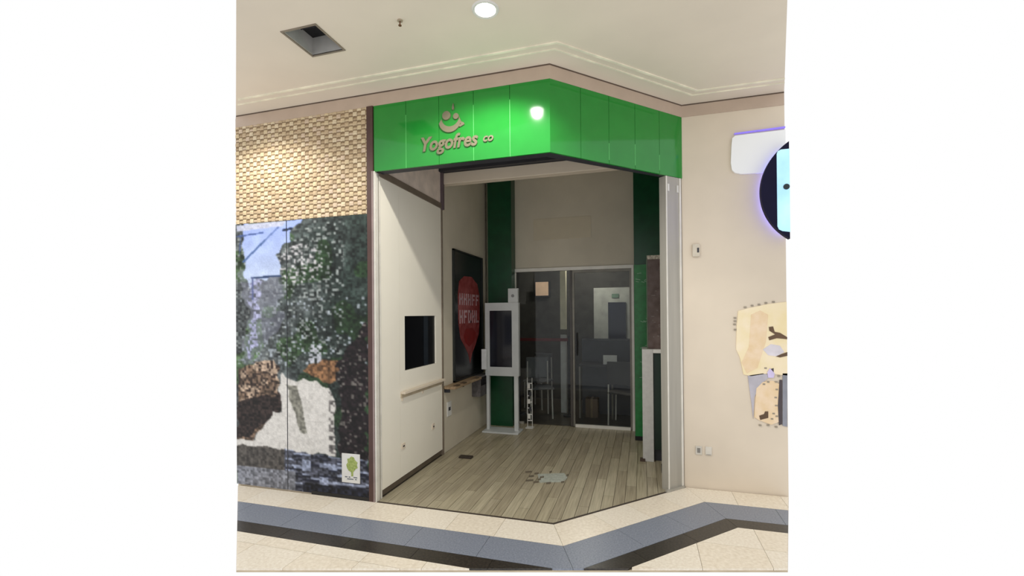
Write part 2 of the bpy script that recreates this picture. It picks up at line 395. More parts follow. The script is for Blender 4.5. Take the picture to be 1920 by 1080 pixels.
# ------------------------------------------------------------------ waterfall mural (flat print, ink colour per point)
def paint(nX, nT):
    rng = np.random.RandomState(3)
    X = np.linspace(445, 691, nX)[None, :].repeat(nT, 0); Y = np.linspace(412, 922, nT)[:, None].repeat(nX, 1)
    def nzs(c, s):
        g = np.random.RandomState(s).rand(int(560/c)+4, int(300/c)+4)
        gx = (X-445)/c; gy = (Y-412)/c; ix = gx.astype(int); iy = gy.astype(int); fx = gx-ix; fy = gy-iy
        fx = fx*fx*(3-2*fx); fy = fy*fy*(3-2*fy)
        return (g[iy, ix]*(1-fx)+g[iy, ix+1]*fx)*(1-fy)+(g[iy+1, ix]*(1-fx)+g[iy+1, ix+1]*fx)*fy
    def cells(c, s):
        g = np.random.RandomState(s).rand(int(560/c)+4, int(300/c)+4); return g[((Y-412)/c).astype(int), ((X-445)/c).astype(int)]
    n1, n2, n3, cc, c2 = nzs(34, 1), nzs(14, 2), nzs(7, 5), cells(4, 6), cells(4.1, 9)
    def poly(pts, jit=0):
        x = X+(n2-.5)*jit; y = Y+(nzs(12, 8)-.5)*jit; ins = np.zeros(X.shape, bool)
        for i in range(len(pts)):
            (x0, y0), (x1, y1) = pts[i], pts[(i+1) % len(pts)]
            if y0 == y1: continue
            c = ((y0 > y) != (y1 > y)) & (x < (x1-x0)*(y-y0)/(y1-y0)+x0); ins ^= c
        return ins
    C = np.zeros(X.shape+(3,))
    def put(mask, col, amp=0, nse=None):
        c = np.array(col, float)[None, None, :]*np.ones(C.shape)
        if amp: c = c*(1+amp*((nse if nse is not None else cc)[..., None]-.5)*2)
        C[mask] = c[mask]
    # foliage
    k = np.clip((X-480)/160+(n1-.5)*.9, 0, 1)[..., None]
    C[:] = np.array((92, 97, 98))*(1-k)+np.array((44, 54, 50))*k
    C *= (.5+.55*n2+.7*(cc-.3))[..., None]
    gm = (n1 > .58)[..., None]; C[:] = np.where(gm, C*np.array((.95, 1.12, .8)), C)
    sp = (cc > .8-.22*np.exp(-((X-575)/38)**2-((Y-492)/42)**2)) & (n3 > .35); put(sp & (Y < 680) & (X < 650), (128, 134, 132), .25, c2)
    sp = (c2 > .72) & (np.exp(-((X-572)/40)**2-((Y-495)/36)**2) > .35); put(sp, (178, 176, 178), .25)
    put((cc > .9) & (Y > 560) & (Y < 690) & (n2 > .4), (150, 158, 165), .2, c2)
    # haze and sky
    hz = poly([(452, 505), (540, 520), (530, 600), (500, 665), (455, 690), (470, 600)], 26); C[hz] = C[hz]*.55+np.array((150, 152, 172))*.42
    sky = poly([(455, 418), (575, 412), (556, 432), (552, 450), (520, 470), (535, 515), (535, 520), (478, 522), (470, 545), (462, 505), (456, 470)], 16)
    ks = np.clip((Y-425)/95, 0, 1)[..., None]
    skc = np.array((158, 176, 232))*(1-ks)+np.array((190, 204, 232))*ks; skc = skc*(.93+.12*n2[..., None]); C[sky] = skc[sky]
    put(poly([(447, 414), (545, 412), (540, 422), (447, 426)]), (182, 186, 206), .08)
    put(poly([(468, 518), (498, 518), (488, 640), (464, 680), (478, 600)], 14) & (cc > .35), (158, 160, 190), .2, c2)
    def line(x0, y0, x1, y1, wd, col):
        t_ = np.clip(((X-x0)*(x1-x0)+(Y-y0)*(y1-y0))/((x1-x0)**2+(y1-y0)**2), 0, 1)
        put(np.hypot(X-x0-t_*(x1-x0), Y-y0-t_*(y1-y0)) < wd, col)
    line(447, 436, 500, 432, 1.4, (70, 88, 140)); line(455, 436, 453, 470, 1.3, (70, 84, 120))
    line(460, 487, 505, 446, 1.8, (72, 96, 142)); line(505, 446, 530, 424, 1.3, (90, 110, 160)); line(478, 518, 534, 517, 1.7, (46, 62, 96)); line(479, 518, 479, 560, 1.6, (90, 98, 140))
    line(540, 430, 556, 428, 2.2, (34, 44, 66))
    # rocks
    rk = poly([(445, 700), (470, 684), (520, 672), (532, 700), (530, 760), (505, 800), (480, 832), (445, 835)], 18)
    put(rk, (104, 86, 72), .5); put(rk & (n2 > .5) & (Y < 760), (168, 146, 126), .3); put(rk & (c2 > .75) & (Y < 752), (54, 44, 40), .2)
    put(poly([(445, 765), (495, 748), (532, 742), (530, 775), (495, 800), (470, 826), (445, 832)], 12), (44, 36, 34), .5)
    rr = poly([(575, 692), (600, 676), (640, 676), (655, 700), (640, 716), (600, 712)], 12); put(rr, (120, 88, 62), .45)
    put(poly([(592, 648), (612, 648), (610, 676), (585, 680)], 8) & (cc > .3), (170, 172, 180), .2)
    dk = poly([(634, 690), (691, 600), (691, 850), (640, 850), (642, 780)], 16); put(dk, (28, 22, 24), .6); put(dk & (c2 > .9), (96, 92, 88), .3)
    # the fall
    fallp = poly([(538, 704), (560, 712), (598, 716), (622, 724), (634, 756), (630, 800), (634, 850), (445, 850), (446, 834), (484, 832), (500, 796), (520, 778), (532, 776), (530, 726)], 9)
    put(fallp, (208, 204, 198), .05); put(fallp & (n3 > .74), (196, 192, 186), .05)
    put(poly([(543, 722), (566, 724), (572, 762), (584, 812), (572, 812), (556, 768)], 6), (124, 122, 112), .25)
    put(fallp & (X > 622) & (c2 > .5), (110, 106, 104), .3)
    # pool
    pl = poly([(445, 846), (500, 844), (640, 852), (691, 850), (691, 930), (445, 930)], 5)
    put(pl, (66, 68, 78), .55); st = nzs(5, 12)
    sx = np.random.RandomState(4).rand(200, 60); stv = sx[((Y-412)/3.6).astype(int), ((X-445)/16).astype(int)]
    put(pl & (stv > .72) & (X > 520), (140, 148, 170), .3); put(pl & (stv < .2), (34, 36, 48), .3)
    put(pl & (X < 540) & (Y < 888), (74, 70, 66), .35); put(pl & (X < 560) & (Y > 886), (120, 122, 130), .35); put(pl & (X > 575) & (Y > 905), (32, 34, 44), .6)
    for _ in range(1):
        Q = np.pad(C, ((1, 1), (1, 1), (0, 0)), mode='edge'); C = (Q[:-2, 1:-1]+Q[2:, 1:-1]+Q[1:-1, :-2]+Q[1:-1, 2:]+2*Q[1:-1, 1:-1])/6
    C = C*(.96+.08*rng.rand(*X.shape)[..., None])
    return np.clip(C/255, 0, 1)**2.2
NX, NT = 156, 320
ink = paint(NX, NT); print_m = attr_mat('mural_print', .5)
mu = thing('waterfall_mural', 'tall printed mural of a waterfall and trees left of the shop', 'mural', (-.74, 0, 0))
def print_sheet(i0, i1):
    xs = [WX0+(WX1-WX0)*i/(NX-1) for i in range(i0, i1+1)]; zs = [ZM-.003-(ZM-.012-.003)*j/(NT-1) for j in range(NT)]
    vv = []; ff = []; n = len(xs); off = wloc(mu)
    for z in zs:
        for x in xs: vv.append((x-off.x, -.010-off.y, z-off.z))
    for j in range(NT-1):
        for i in range(n-1): ff.append((j*n+i, (j+1)*n+i, (j+1)*n+i+1, j*n+i+1))
    # edge and back so the sheet has thickness
    q = len(vv)
    for x, z in ((xs[0], zs[0]), (xs[-1], zs[0]), (xs[-1], zs[-1]), (xs[0], zs[-1])): vv.append((x-off.x, .003-off.y, z-off.z))
    ff.append((q, q+1, q+2, q+3)); ff.append((0, n-1, q+1, q)); ff.append((n-1, n*NT-1, q+2, q+1)); ff.append((n*NT-1, n*(NT-1), q+3, q+2)); ff.append((n*(NT-1), 0, q, q+3))
    me = bpy.data.meshes.new('print_sheet'); me.from_pydata(vv, [], ff); a = me.color_attributes.new('ink', 'FLOAT_COLOR', 'POINT')
    cols = np.ones((len(vv), 4)); cols[:n*NT, :3] = ink[:, i0:i1+1].reshape(-1, 3); cols[n*NT:, :3] = .1
    a.data.foreach_set('color', cols.ravel()); me.materials.append(print_m)
    o = bpy.data.objects.new('print_sheet', me); COL.objects.link(o); o.parent = mu
cut = int((547-445)/246*(NX-1)); print_sheet(0, cut-1); print_sheet(cut, NX-1)
obj('skirting', box(BM(), -.62, WX1, -.012, .004, .0, .03), blackm, mu)
stk = thing('mural_sticker', 'small white label with a green tree at the lower right of the mural', 'label', (-.23, -.01, .25))
lbp = obj('label_plate', box(BM(), -.316, -.145, -.016, -.0105, .135, .372), white, stk)
tr = BM(); rnd = random.Random(2)
slab(tr, [(-.262+.0, .25), (-.25, .235), (-.225, .222), (-.226, .19), (-.208, .19), (-.206, .225), (-.185, .25), (-.165, .262), (-.172, .29), (-.165, .305), (-.188, .322), (-.2, .345), (-.225, .352), (-.24, .335), (-.262, .33), (-.258, .3), (-.272, .28)], -.018, -.016)
obj('tree_logo', tr, mat('leaf_olive', (128, 146, 66), .6, rgb2=(166, 176, 104), scale=60), lbp)
ln = BM()
for z, xs in ((.178, ((-.285, -.262), (-.25, -.235), (-.205, -.17))), (.162, ((-.265, -.205), (-.19, -.175)))):
    for a_, b_ in xs: box(ln, a_, b_, -.0175, -.016, z, z+.007)
obj('print_lines', ln, mat('print_grey', (90, 96, 104), .6), lbp)

# ------------------------------------------------------------------ ceiling fittings
vt = thing('ceiling_vent', 'open square air vent recessed in the mall ceiling', 'vent', (.02, -.72, H2))
R0 = .12
fr = BM(); e = .012
box(fr, VX0-e, VX1+e, VY0-e, VY0, H2-.005, H2+.004); box(fr, VX0-e, VX1+e, VY1, VY1+e, H2-.005, H2+.004); box(fr, VX0-e, VX0, VY0, VY1, H2-.005, H2+.004); box(fr, VX1, VX1+e, VY0, VY1, H2-.005, H2+.004)
obj('vent_frame', fr, mat('vent_frame_grey', (128, 118, 104), .5), vt)
i_n = .002
for nm, b_ in (('duct_side', (VX0-.01, VX0+i_n, VY0, VY1)), ('duct_side', (VX1-i_n, VX1+.01, VY0, VY1)), ('duct_side', (VX0-.01, VX1+.01, VY0-.01, VY0+i_n)), ('duct_side', (VX0-.01, VX1+.01, VY1-i_n, VY1+.01))):
    obj(nm, box(BM(), *b_, H2+.004, H2+R0), mat('duct_grey', (176, 174, 170), .5), vt)
obj('duct_top', box(BM(), VX0-.01, VX1+.01, VY0-.01, VY1+.01, H2+R0, H2+R0+.01), blackm, vt)
for k in range(3):
    y = VY0+.05+k*.05
    obj('louvre', box(BM(), VX0, VX1, y, y+.006, H2+R0-.012, H2+R0-.001), darkm, vt)
dl = thing('downlight', 'round recessed downlight glowing in the mall ceiling', 'ceiling light', (1.2, -.68, H2))
rg = BM(); n = 28
o_ = [rg.verts.new((1.2+.082*math.cos(2*math.pi*i/n), -.68+.082*math.sin(2*math.pi*i/n), H2)) for i in range(n)]
m_ = [rg.verts.new((1.2+.076*math.cos(2*math.pi*i/n), -.68+.076*math.sin(2*math.pi*i/n), H2-.008)) for i in range(n)]
i_ = [rg.verts.new((1.2+.062*math.cos(2*math.pi*i/n), -.68+.062*math.sin(2*math.pi*i/n), H2-.006)) for i in range(n)]
for i in range(n):
    j = (i+1) % n; rg.faces.new((o_[j], o_[i], m_[i], m_[j])); rg.faces.new((m_[j], m_[i], i_[i], i_[j]))
obj('trim_ring', rg, white, dl)
obj('lamp_disc', cyl(BM(), (1.2, -.68, H2-.005), (1.2, -.68, H2-.001), .062, 28), mat('lamp_glow', (255, 252, 244), .5, emit=14), dl)
sp = thing('sprinkler', 'small brass sprinkler head on the mall ceiling', 'sprinkler', (.668, -.739, H2))
obj('rose', cyl(BM(), (.668, -.739, H2-.006), (.668, -.739, H2), .016, 16), mat('sprinkler_rose', (176, 160, 138), .4), sp)
obj('head', cyl(cyl(BM(), (.668, -.739, H2-.03), (.668, -.739, H2-.006), .004, 8), (.668, -.739, H2-.034), (.668, -.739, H2-.030), .010, 12), mat('dull_brass', (120, 84, 62), .4, metal=.5), sp)

# ------------------------------------------------------------------ left side wall fittings
tw = thing('ticket_window', 'black rectangular service window in the cream side wall', 'window', (0, (WY0+WY1)/2, WZ0))
rc = BM(); dd = -.24
box(rc, dd, -.046, WY0-.01, WY0, WZ0-.01, WZ1+.01); box(rc, dd, -.046, WY1, WY1+.01, WZ0-.01, WZ1+.01); box(rc, dd, -.046, WY0, WY1, WZ0-.01, WZ0); box(rc, dd, -.046, WY0, WY1, WZ1, WZ1+.01); box(rc, dd-.01, dd, WY0-.01, WY1+.01, WZ0-.01, WZ1+.01)
obj('recess', rc, blackm, tw)
obj('pane', box(BM(), -.020, -.016, WY0+.002, WY1-.002, WZ0+.002, WZ1-.002), mat('black_glass', (5, 6, 10), .3, spec=.2), tw)
obj('blue_stripe', box(BM(), -.016, -.013, .86, .95, WZ0+.003, WZ1-.003), mat('stripe_navy', (16, 26, 36), .5), tw)
# the wall behind the window has to open for the recess
lgd = thing('window_ledge', 'narrow cream ledge under the black service window', 'ledge', (0, .8, .8))
obj('ledge_board', bevel(box(BM(), -.001, .045, .385, 1.235, .80, .822), .003), wallr, lgd)
obj('ledge_shade_strip', box(BM(), -.001, .012, .385, 1.235, .765, .80), mat('ledge_shadow_paint', (176, 162, 138), .6), lgd)  # darker strip paints in the faint shadow under the ledge
for y in (.40, .79, 1.2): obj('bracket', slabx(BM(), [(y, .765), (y+.012, .765), (y+.012, .74), (y, .74)], -.001, .012), wallr, lgd)
def plate(name, label, y, z, wy, wz, x=0.0, col=None, group=None):
    t_ = thing(name, label, 'socket', (x, y, z), group)
    cv_ = obj('cover', bevel(box(BM(), x-.001, x+.008, y-wy/2, y+wy/2, z-wz/2, z+wz/2), .002, 1), col or white, t_)
    obj('slot', box(BM(), x+.008, x+.010, y-wy*.22, y+wy*.22, z-wz*.12, z+wz*.12), darkm, cv_)
plate('wall_socket', 'small pale socket low on the side wall panel, nearer the entrance', .42, .33, .06, .05, col=wallr)
plate('wall_socket', 'small pale socket on the side wall below the ledge, farther from the entrance', 1.02, .36, .05, .06, col=wallr)
plate('wall_socket', 'white double socket plate under the wooden shelf by the poster', 1.42, .46, .11, .16, x=-.002)
shf = thing('wooden_shelf', 'narrow brown wooden shelf below the dark poster on the side wall', 'shelf', (0, 1.8, .70))
sbd = obj('shelf_board', bevel(box(BM(), -.001, .14, 1.275, 2.10, .70, .73), .004), mat('shelf_wood', (132, 108, 80), .5, rgb2=(164, 140, 110), scale=20, stretch=(3, .3, 1)), shf)
for y in (1.30, 1.7, 2.07): obj('bracket', slabx(BM(), [(y, .70), (y+.02, .70), (y+.02, .66), (y, .66)], -.001, .06), darkm, shf)
for y, z in ((1.31, .731), (1.5, .731), (1.9, .731)): obj('edge_clip', box(BM(), .10, .143, y, y+.10, z-.004, z+.006), mat('clip_dark', (84, 68, 50), .5), sbd)
bx = thing('grey_crate', 'dark grey crate hung on the side wall beyond the wooden shelf', 'crate', (.05, 2.3, .48))
cr_ = BM(); box(cr_, 0, .115, 2.12, 2.14, .47, .71); box(cr_, 0, .115, 2.43, 2.45, .47, .71); box(cr_, 0, .115, 2.14, 2.43, .47, .485); box(cr_, .105, .115, 2.14, 2.43, .485, .60); box(cr_, 0, .01, 2.14, 2.43, .485, .71)
obj('body', cr_, mat('crate_grey', (84, 80, 80), .7, var=.15, scale=30), bx)
obj('lip', bevel(box(BM(), 0, .12, 2.115, 2.455, .71, .728), .003), mat('crate_lip', (104, 100, 98), .6), bx)
# poster
ps = thing('dark_poster', 'tall black framed poster with a red blob and pale letters', 'poster', (0, 2.0, .74))
psb = obj('backing', box(BM(), -.002, .014, 1.56, 2.47, .75, 2.245), blackm, ps)
fr = BM(); box(fr, -.002, .024, 1.535, 1.562, .735, 2.26); box(fr, -.002, .024, 2.468, 2.50, .735, 2.26); box(fr, -.002, .024, 1.535, 2.5, 2.243, 2.26); box(fr, -.002, .024, 1.535, 2.5, .735, .752)
obj('poster_frame', fr, mat('poster_frame_dark', (26, 30, 28), .5), ps)
red = mat('poster_red', (120, 30, 28), .6, rgb2=(150, 70, 70), scale=14); pink = mat('poster_pink', (196, 160, 166), .6, rgb2=(150, 118, 120), scale=30)
obj('red_shape', slabx(BM(), [(1.70, 1.90), (1.85, 1.97), (2.1, 1.98), (2.3, 1.9), (2.38, 1.75), (2.38, 1.45), (2.34, 1.25), (2.22, 1.12), (2.1, 1.02), (2.03, .90), (1.97, 1.02), (1.86, 1.12), (1.73, 1.22), (1.67, 1.4), (1.66, 1.75)], .014, .016), red, psb)
lt = BM(); rr = random.Random(11)
for zb, zt in ((1.62, 1.76), (1.40, 1.56)):
    y = 1.70
    while y < 2.30:
        wd = .10; hh = zt-zb; k = rr.randrange(4)
        box(lt, .016, .018, y, y+.028, zb, zt)
        if k in (0, 1): box(lt, .016, .018, y+.028, y+wd, zt-.03, zt)
        if k in (0, 2): box(lt, .016, .018, y+.028, y+wd, zb, zb+.03)
        if k in (1, 3): box(lt, .016, .018, y+.028, y+wd-.02, zb+hh*.42, zb+hh*.6)
        if k in (0, 3): box(lt, .016, .018, y+wd-.028, y+wd, zb, zt)
        y += .135
obj('lettering', lt, pink, psb)
obj('red_seal', slabx(BM(), [(1.82, 1.25), (1.9, 1.33), (2.1, 1.34), (2.24, 1.27), (2.18, 1.17), (2.0, 1.11), (1.88, 1.16)], .016, .018), mat('poster_deep_red', (128, 14, 12), .6), psb)

# ------------------------------------------------------------------ columns
c1 = thing('green_column', 'dark green square column behind the white kiosk', 'column', (.23, 2.7, 0))
obj('shaft', box(BM(), .062, .395, 2.6, D-.001, 0, HI-.001), dkgreen, c1)
obj('side_trim', box(BM(), .036, .062, 2.62, D-.001, 0, HI-.001), mat('column_edge_taupe', (112, 110, 92), .6), c1)
c2 = thing('green_column', 'dark green square column between the glass doors and the brown board', 'column', (2.15, 2.5, 0))
obj('shaft', box(BM(), 1.985, 2.36, 2.36, D-.001, .05, HI-.001), dkgreen, c2)
obj('side_trim', box(BM(), 2.36, 2.40, 2.4, D-.001, 0, HI-.001), mat('column_trim_brown', (56, 46, 40), .6), c2)
bnp = obj('banner_panel', box(BM(), 1.985, 2.34, 2.335, 2.36, .05, 2.08), mat('banner_green', (18, 104, 44), .35, rgb2=(26, 124, 56), scale=20), c2)
obj('column_base', box(BM(), 1.98, 2.365, 2.33, D-.001, 0, .05), blackm, c2)
sq = BM(); rr = random.Random(5)
for i in range(26):
    x = 1.995+rr.random()*.17; z = [2.02, 1.98, 1.9, 1.43, 1.41, 1.1, .9, .75, .3][rr.randrange(9)]+rr.uniform(-.03, .03); l = rr.uniform(.02, .055)
    h = rr.uniform(-.015, .02); slab(sq, [(x, z), (x+l, z+h), (x+l, z+h+.008), (x, z+.008)], 2.332, 2.335)
tag(obj('leaf_marks', sq, mat('pale_leaf_print', (130, 170, 136), .5), bnp), None, kind='stuff')

# ------------------------------------------------------------------ glass doors
glass = glass_mat('door_glass', (.86, .88, .88, 1), .016)
fr = BM(); box(fr, .368, 1.975, D-.03, D+.03, 2.085, 2.128); box(fr, .368, .40, D-.03, D+.03, 0, 2.085); box(fr, 1.945, 1.975, D-.03, D+.03, 0, 2.085)
struct('door_frame', fr, alu_l, 'silver frame round the pair of glass doors')
d1 = struct('door_1', box(BM(), .402, 1.176, D-.004, D+.006, .012, 2.083), glass, 'left frameless glass door')
obj('pivot_block', box(BM(), .41, .5, D-.012, D+.014, 0, .03), alu, d1)
obj('door_stile', box(BM(), 1.15, 1.178, D-.012, D+.014, .012, 2.083), mat('stile_dark', (72, 66, 60), .4), d1)
d2 = struct('door_2', box(BM(), 1.21, 1.92, D-.004, D+.006, .04, 2.05), glass, 'right glass door in a slim silver frame')
dfm = mat('door_frame_grey', (120, 116, 106), .4, metal=.3)
for b_ in ((1.184, 1.21, .012, 2.083), (1.92, 1.943, .012, 2.083)): obj('door_stile', box(BM(), b_[0], b_[1], D-.016, D+.016, b_[2], b_[3]), dfm, d2)
obj('top_rail', box(BM(), 1.21, 1.92, D-.016, D+.016, 2.05, 2.083), dfm, d2); obj('bottom_rail', box(BM(), 1.21, 1.92, D-.018, D+.018, .0, .038), alu_l, d2)
obj('pull_handle', cyl(BM(), (1.24, D-.05, .95), (1.24, D-.05, 1.25), .008), darkm, d2)

# ------------------------------------------------------------------ store room behind the glass
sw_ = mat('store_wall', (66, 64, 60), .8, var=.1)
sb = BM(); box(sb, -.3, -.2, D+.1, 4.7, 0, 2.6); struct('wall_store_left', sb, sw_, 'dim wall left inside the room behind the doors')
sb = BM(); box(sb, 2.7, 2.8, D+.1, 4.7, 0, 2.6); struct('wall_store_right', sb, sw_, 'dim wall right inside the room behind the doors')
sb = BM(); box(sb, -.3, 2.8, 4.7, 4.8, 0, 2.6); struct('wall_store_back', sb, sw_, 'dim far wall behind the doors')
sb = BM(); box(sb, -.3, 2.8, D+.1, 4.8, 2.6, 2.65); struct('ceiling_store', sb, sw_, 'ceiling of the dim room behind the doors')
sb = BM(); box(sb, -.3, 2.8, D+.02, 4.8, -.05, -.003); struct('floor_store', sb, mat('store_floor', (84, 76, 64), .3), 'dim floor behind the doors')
def P2(px, py, y): v = onY(px, py, y); return v.x, v.z
nb = thing('notice_board', 'small beige notice hanging on the far wall behind the left glass door', 'notice', (.46, 4.6, 1.85))
(x0, z1), (x1, z0) = P2(1004, 529, 4.6), P2(1028, 554, 4.6)
obj('sheet', box(BM(), x0, x1, 4.6, 4.612, z0, z1), mat('notice_beige', (226, 190, 158), .6, emit=.25), nb); obj('mount', box(BM(), x0-.02, x1+.02, 4.612, 4.699, z0-.02, z1+.02), darkm, nb)  # sheet given a slight glow of its own to read brighter
cl = thing('pale_pillar', 'pale slim pillar standing inside behind the left glass door', 'pillar', (.92, 3.65, 0))
obj('upper_shaft', box(BM(), .873, .958, 3.6, 3.7, 1.27, 2.6), mat('pillar_cream', (206, 200, 172), .5, emit=.05), cl)  # faint glow added to lift the shaft, not a light source
obj('lower_shaft', box(BM(), .873, .958, 3.6, 3.7, 0, 1.19), mat('pillar_grey', (184, 184, 178), .5, emit=.04), cl)  # same faint added glow on the lower shaft
obj('collar', box(BM(), .865, .966, 3.592, 3.708, 1.19, 1.27), mat('collar_olive', (88, 84, 66), .6), cl)
rb = thing('queue_barrier', 'dark red belt barrier behind the left glass door', 'barrier', (.6, 3.4, 0))
for x in (.28, 1.03):
    obj('barrier_post', cyl(BM(), (x, 3.4, .012), (x, 3.4, 1.18), .014), darkm, rb); obj('barrier_foot', cyl(BM(), (x, 3.4, -.003), (x, 3.4, .016), .09, 20), darkm, rb)
obj('belt', box(BM(), .28, 1.03, 3.396, 3.404, 1.10, 1.145), mat('belt_red', (110, 24, 26), .6), rb)
ws = thing('wall_screen', 'tall dark navy screen on a grey surround behind the right glass door', 'screen', (1.65, 4.6, 1.0))
(x0, z1), (x1, z0) = P2(1113, 540, 4.6), P2(1186, 645, 4.6); sg = mat('surround_grey', (190, 192, 184), .6)
obj('surround', box(BM(), x0, x1, 4.6, 4.699, z0, z1), sg, ws)
(x0, z1), (x1, z0) = P2(1140, 567, 4.57), P2(1174, 668, 4.57)
obj('screen', box(BM(), x0, x1, 4.57, 4.6, z0, z1), mat('navy_screen', (14, 18, 44), .2), ws)
(x0, z1), (x1, z0) = P2(1147, 551, 4.59), P2(1160, 558, 4.59); obj('badge', box(BM(), x0, x1, 4.585, 4.6, z0, z1), mat('badge_green', (120, 150, 130), .6), ws)
bw = mat('dark_worktop', (40, 38, 40), .4)
ct = thing('dark_counter', 'dark counter unit with a grey edged front behind the right glass door', 'counter', (1.6, 3.4, 0))
obj('counter_top', box(BM(), 1.19, 2.1, 3.3, 3.7, .745, .775), bw, ct)
obj('counter_back', box(BM(), 1.19, 2.1, 3.66, 3.7, 0.0, 1.10), mat('counter_slate', (64, 66, 74), .5), ct)
obj('counter_rail', box(BM(), 1.19, 2.1, 3.64, 3.7, 1.10, 1.13), blackm, ct)
for x in (1.2, 1.66, 2.08): obj('leg', box(BM(), x-.012, x+.012, 3.31, 3.335, 0, .745), dfm, ct)
cd_ = thing('white_card', 'white card standing on the dark counter behind the right glass door', 'card', (1.64, 3.4, .775))
(x0, z1), (x1, z0) = P2(1131, 680, 3.36), P2(1157, 698, 3.36)
obj('card_sheet', box(BM(), x0, x1, 3.36, 3.366, .777, .777+(z1-z0)), mat('card_white', (206, 206, 200), .6, emit=.05), cd_)  # small emission brightens the card, which is no lamp
obj('card_foot', box(BM(), x0+.04, x1-.04, 3.35, 3.40, .775, .78), darkm, cd_)
bx2 = thing('brown_carton', 'small brown carton on the floor under the dark counter', 'carton', (1.36, 3.45, 0))
obj('carton_body', box(BM(), 1.27, 1.45, 3.38, 3.55, 0, .27), mat('carton_brown', (112, 92, 72), .7), bx2)
obj('carton_tape', box(BM(), 1.345, 1.375, 3.376, 3.55, 0.0, .273), mat('carton_tape', (140, 120, 92), .5), bx2)
def chair(x, y, rz, label, m):
    t_ = thing('cafe_chair', label, 'chair', (x, y, 0), 'grey cafe chairs behind the glass doors'); c, s_ = math.cos(rz), math.sin(rz)
    def tr_(bm): bmesh.ops.transform(bm, matrix=Matrix.Translation((x, y, 0)) @ Matrix.Rotation(rz, 4, 'Z'), verts=bm.verts[:]); return bm
    obj('seat', tr_(bevel(box(BM(), -.18, .18, -.18, .18, .42, .45), .008)), m, t_)
    obj('backrest', tr_(bevel(box(BM(), -.17, .17, .165, .19, .55, .86), .008)), m, t_)
    for a_ in (-.16, .16):
        for b_ in (-.16, .17): obj('leg', tr_(cyl(BM(), (a_, b_, 0), (a_*.95, b_, .42 if b_ < 0 else .8), .011, 8)), alu_l, t_)
cg = mat('chair_grey', (104, 106, 108), .5)
chair(.62, 3.25, .4, 'grey cafe chair just behind the left glass door, beside the pale pillar', cg)
chair(.45, 3.9, -.3, 'grey cafe chair deeper inside behind the left glass door', cg)
chair(1.82, 3.12, 2.9, 'grey cafe chair in front of the dark counter behind the right glass door', mat('chair_dark', (60, 58, 60), .5))
stl = thing('store_fill_lamp', 'small round ceiling light added out of sight to brighten the room behind the doors', 'ceiling light', (1.2, 3.9, 2.6))  # added lamp, out of view, so the room contents show
obj('fill_housing', cyl(BM(), (1.2, 3.9, 2.58), (1.2, 3.9, 2.6), .11, 20), white, stl); obj('fill_lens', cyl(BM(), (1.2, 3.9, 2.572), (1.2, 3.9, 2.58), .09, 20), mat('store_fill_glow', (255, 240, 220), .5, emit=2), stl)
pl_ = bpy.data.lights.new('store_fill_light', 'POINT'); pl_.energy = 22; pl_.color = (1, .95, .86); pl_.shadow_soft_size = .08  # added fill light for the store room
plo = bpy.data.objects.new('store_fill_light', pl_); COL.objects.link(plo); plo.location = (1.2, 3.9, 2.45)

# ------------------------------------------------------------------ leaflet rack and kiosk
lr = thing('leaflet_rack', 'narrow white wire leaflet rack right of the kiosk', 'rack', (.56, 2.6, 0))
for x in (.60, .665): obj('upright', cyl(BM(), (x, 2.6, 0), (x, 2.6, .66), .005, 8), white, lr)
for k in range(7):
    z = .09+k*.082; obj('rung', box(BM(), .598, .667, 2.59, 2.604, z, z+.012), white, lr)
for k in range(5): obj('leaflet', box(BM(), .607+.018*(k % 2), .64+.018*(k % 2), 2.585, 2.588, .12+k*.1, .18+k*.1), [alu_l, darkm][k % 2], lr)
obj('rack_foot', box(BM(), .58, .68, 2.55, 2.65, 0, .008), white, lr)
kw = mat('kiosk_white', (196, 198, 196), .35, var=.02)
ky = 2.3
ks = thing('self_service_kiosk', 'white self service kiosk with dark upright screen in front of the green column', 'kiosk', (.34, ky, 0))
bd = BM(); kx0, kx1, kz0, kz1 = .118, .567, .716, 1.654; sx0, sx1, sz0, sz1 = .18, .478, .83, 1.553
box(bd, kx0, sx0, ky, ky+.07, kz0, kz1); box(bd, sx1, kx1, ky, ky+.07, kz0, kz1); box(bd, sx0, sx1, ky, ky+.07, kz0, sz0); box(bd, sx0, sx1, ky, ky+.07, sz1, kz1); box(bd, sx0, sx1, ky+.03, ky+.07, sz0, sz1)
kfr = obj('screen_frame', bd, kw, ks)
obj('screen', box(BM(), sx0, sx1, ky+.008, ky+.03, sz0, sz1), screenm, kfr)
ch = bevel(box(BM(), .430, .560, ky, ky+.06, 1.655, 1.835), .005); kcm = obj('camera_module', ch, kw, ks)
obj('camera_lens', cyl(BM(), (.495, ky-.006, 1.74), (.495, ky, 1.74), .02, 16), mat('lens_grey', (120, 120, 120), .3), kcm)
obj('card_reader', bevel(box(BM(), .082, .150, ky-.05, ky-.001, .80, 1.06), .005), mat('reader_white', (222, 224, 222), .4), ks)
for a_, b_ in ((.128, .165), (.500, .552)): obj('leg', box(BM(), a_, b_, ky+.01, ky+.06, .02, .716), kw, ks)
obj('base_plate', bevel(box(BM(), .10, .58, ky-.1, ky+.16, 0, .02), .004), kw, ks)

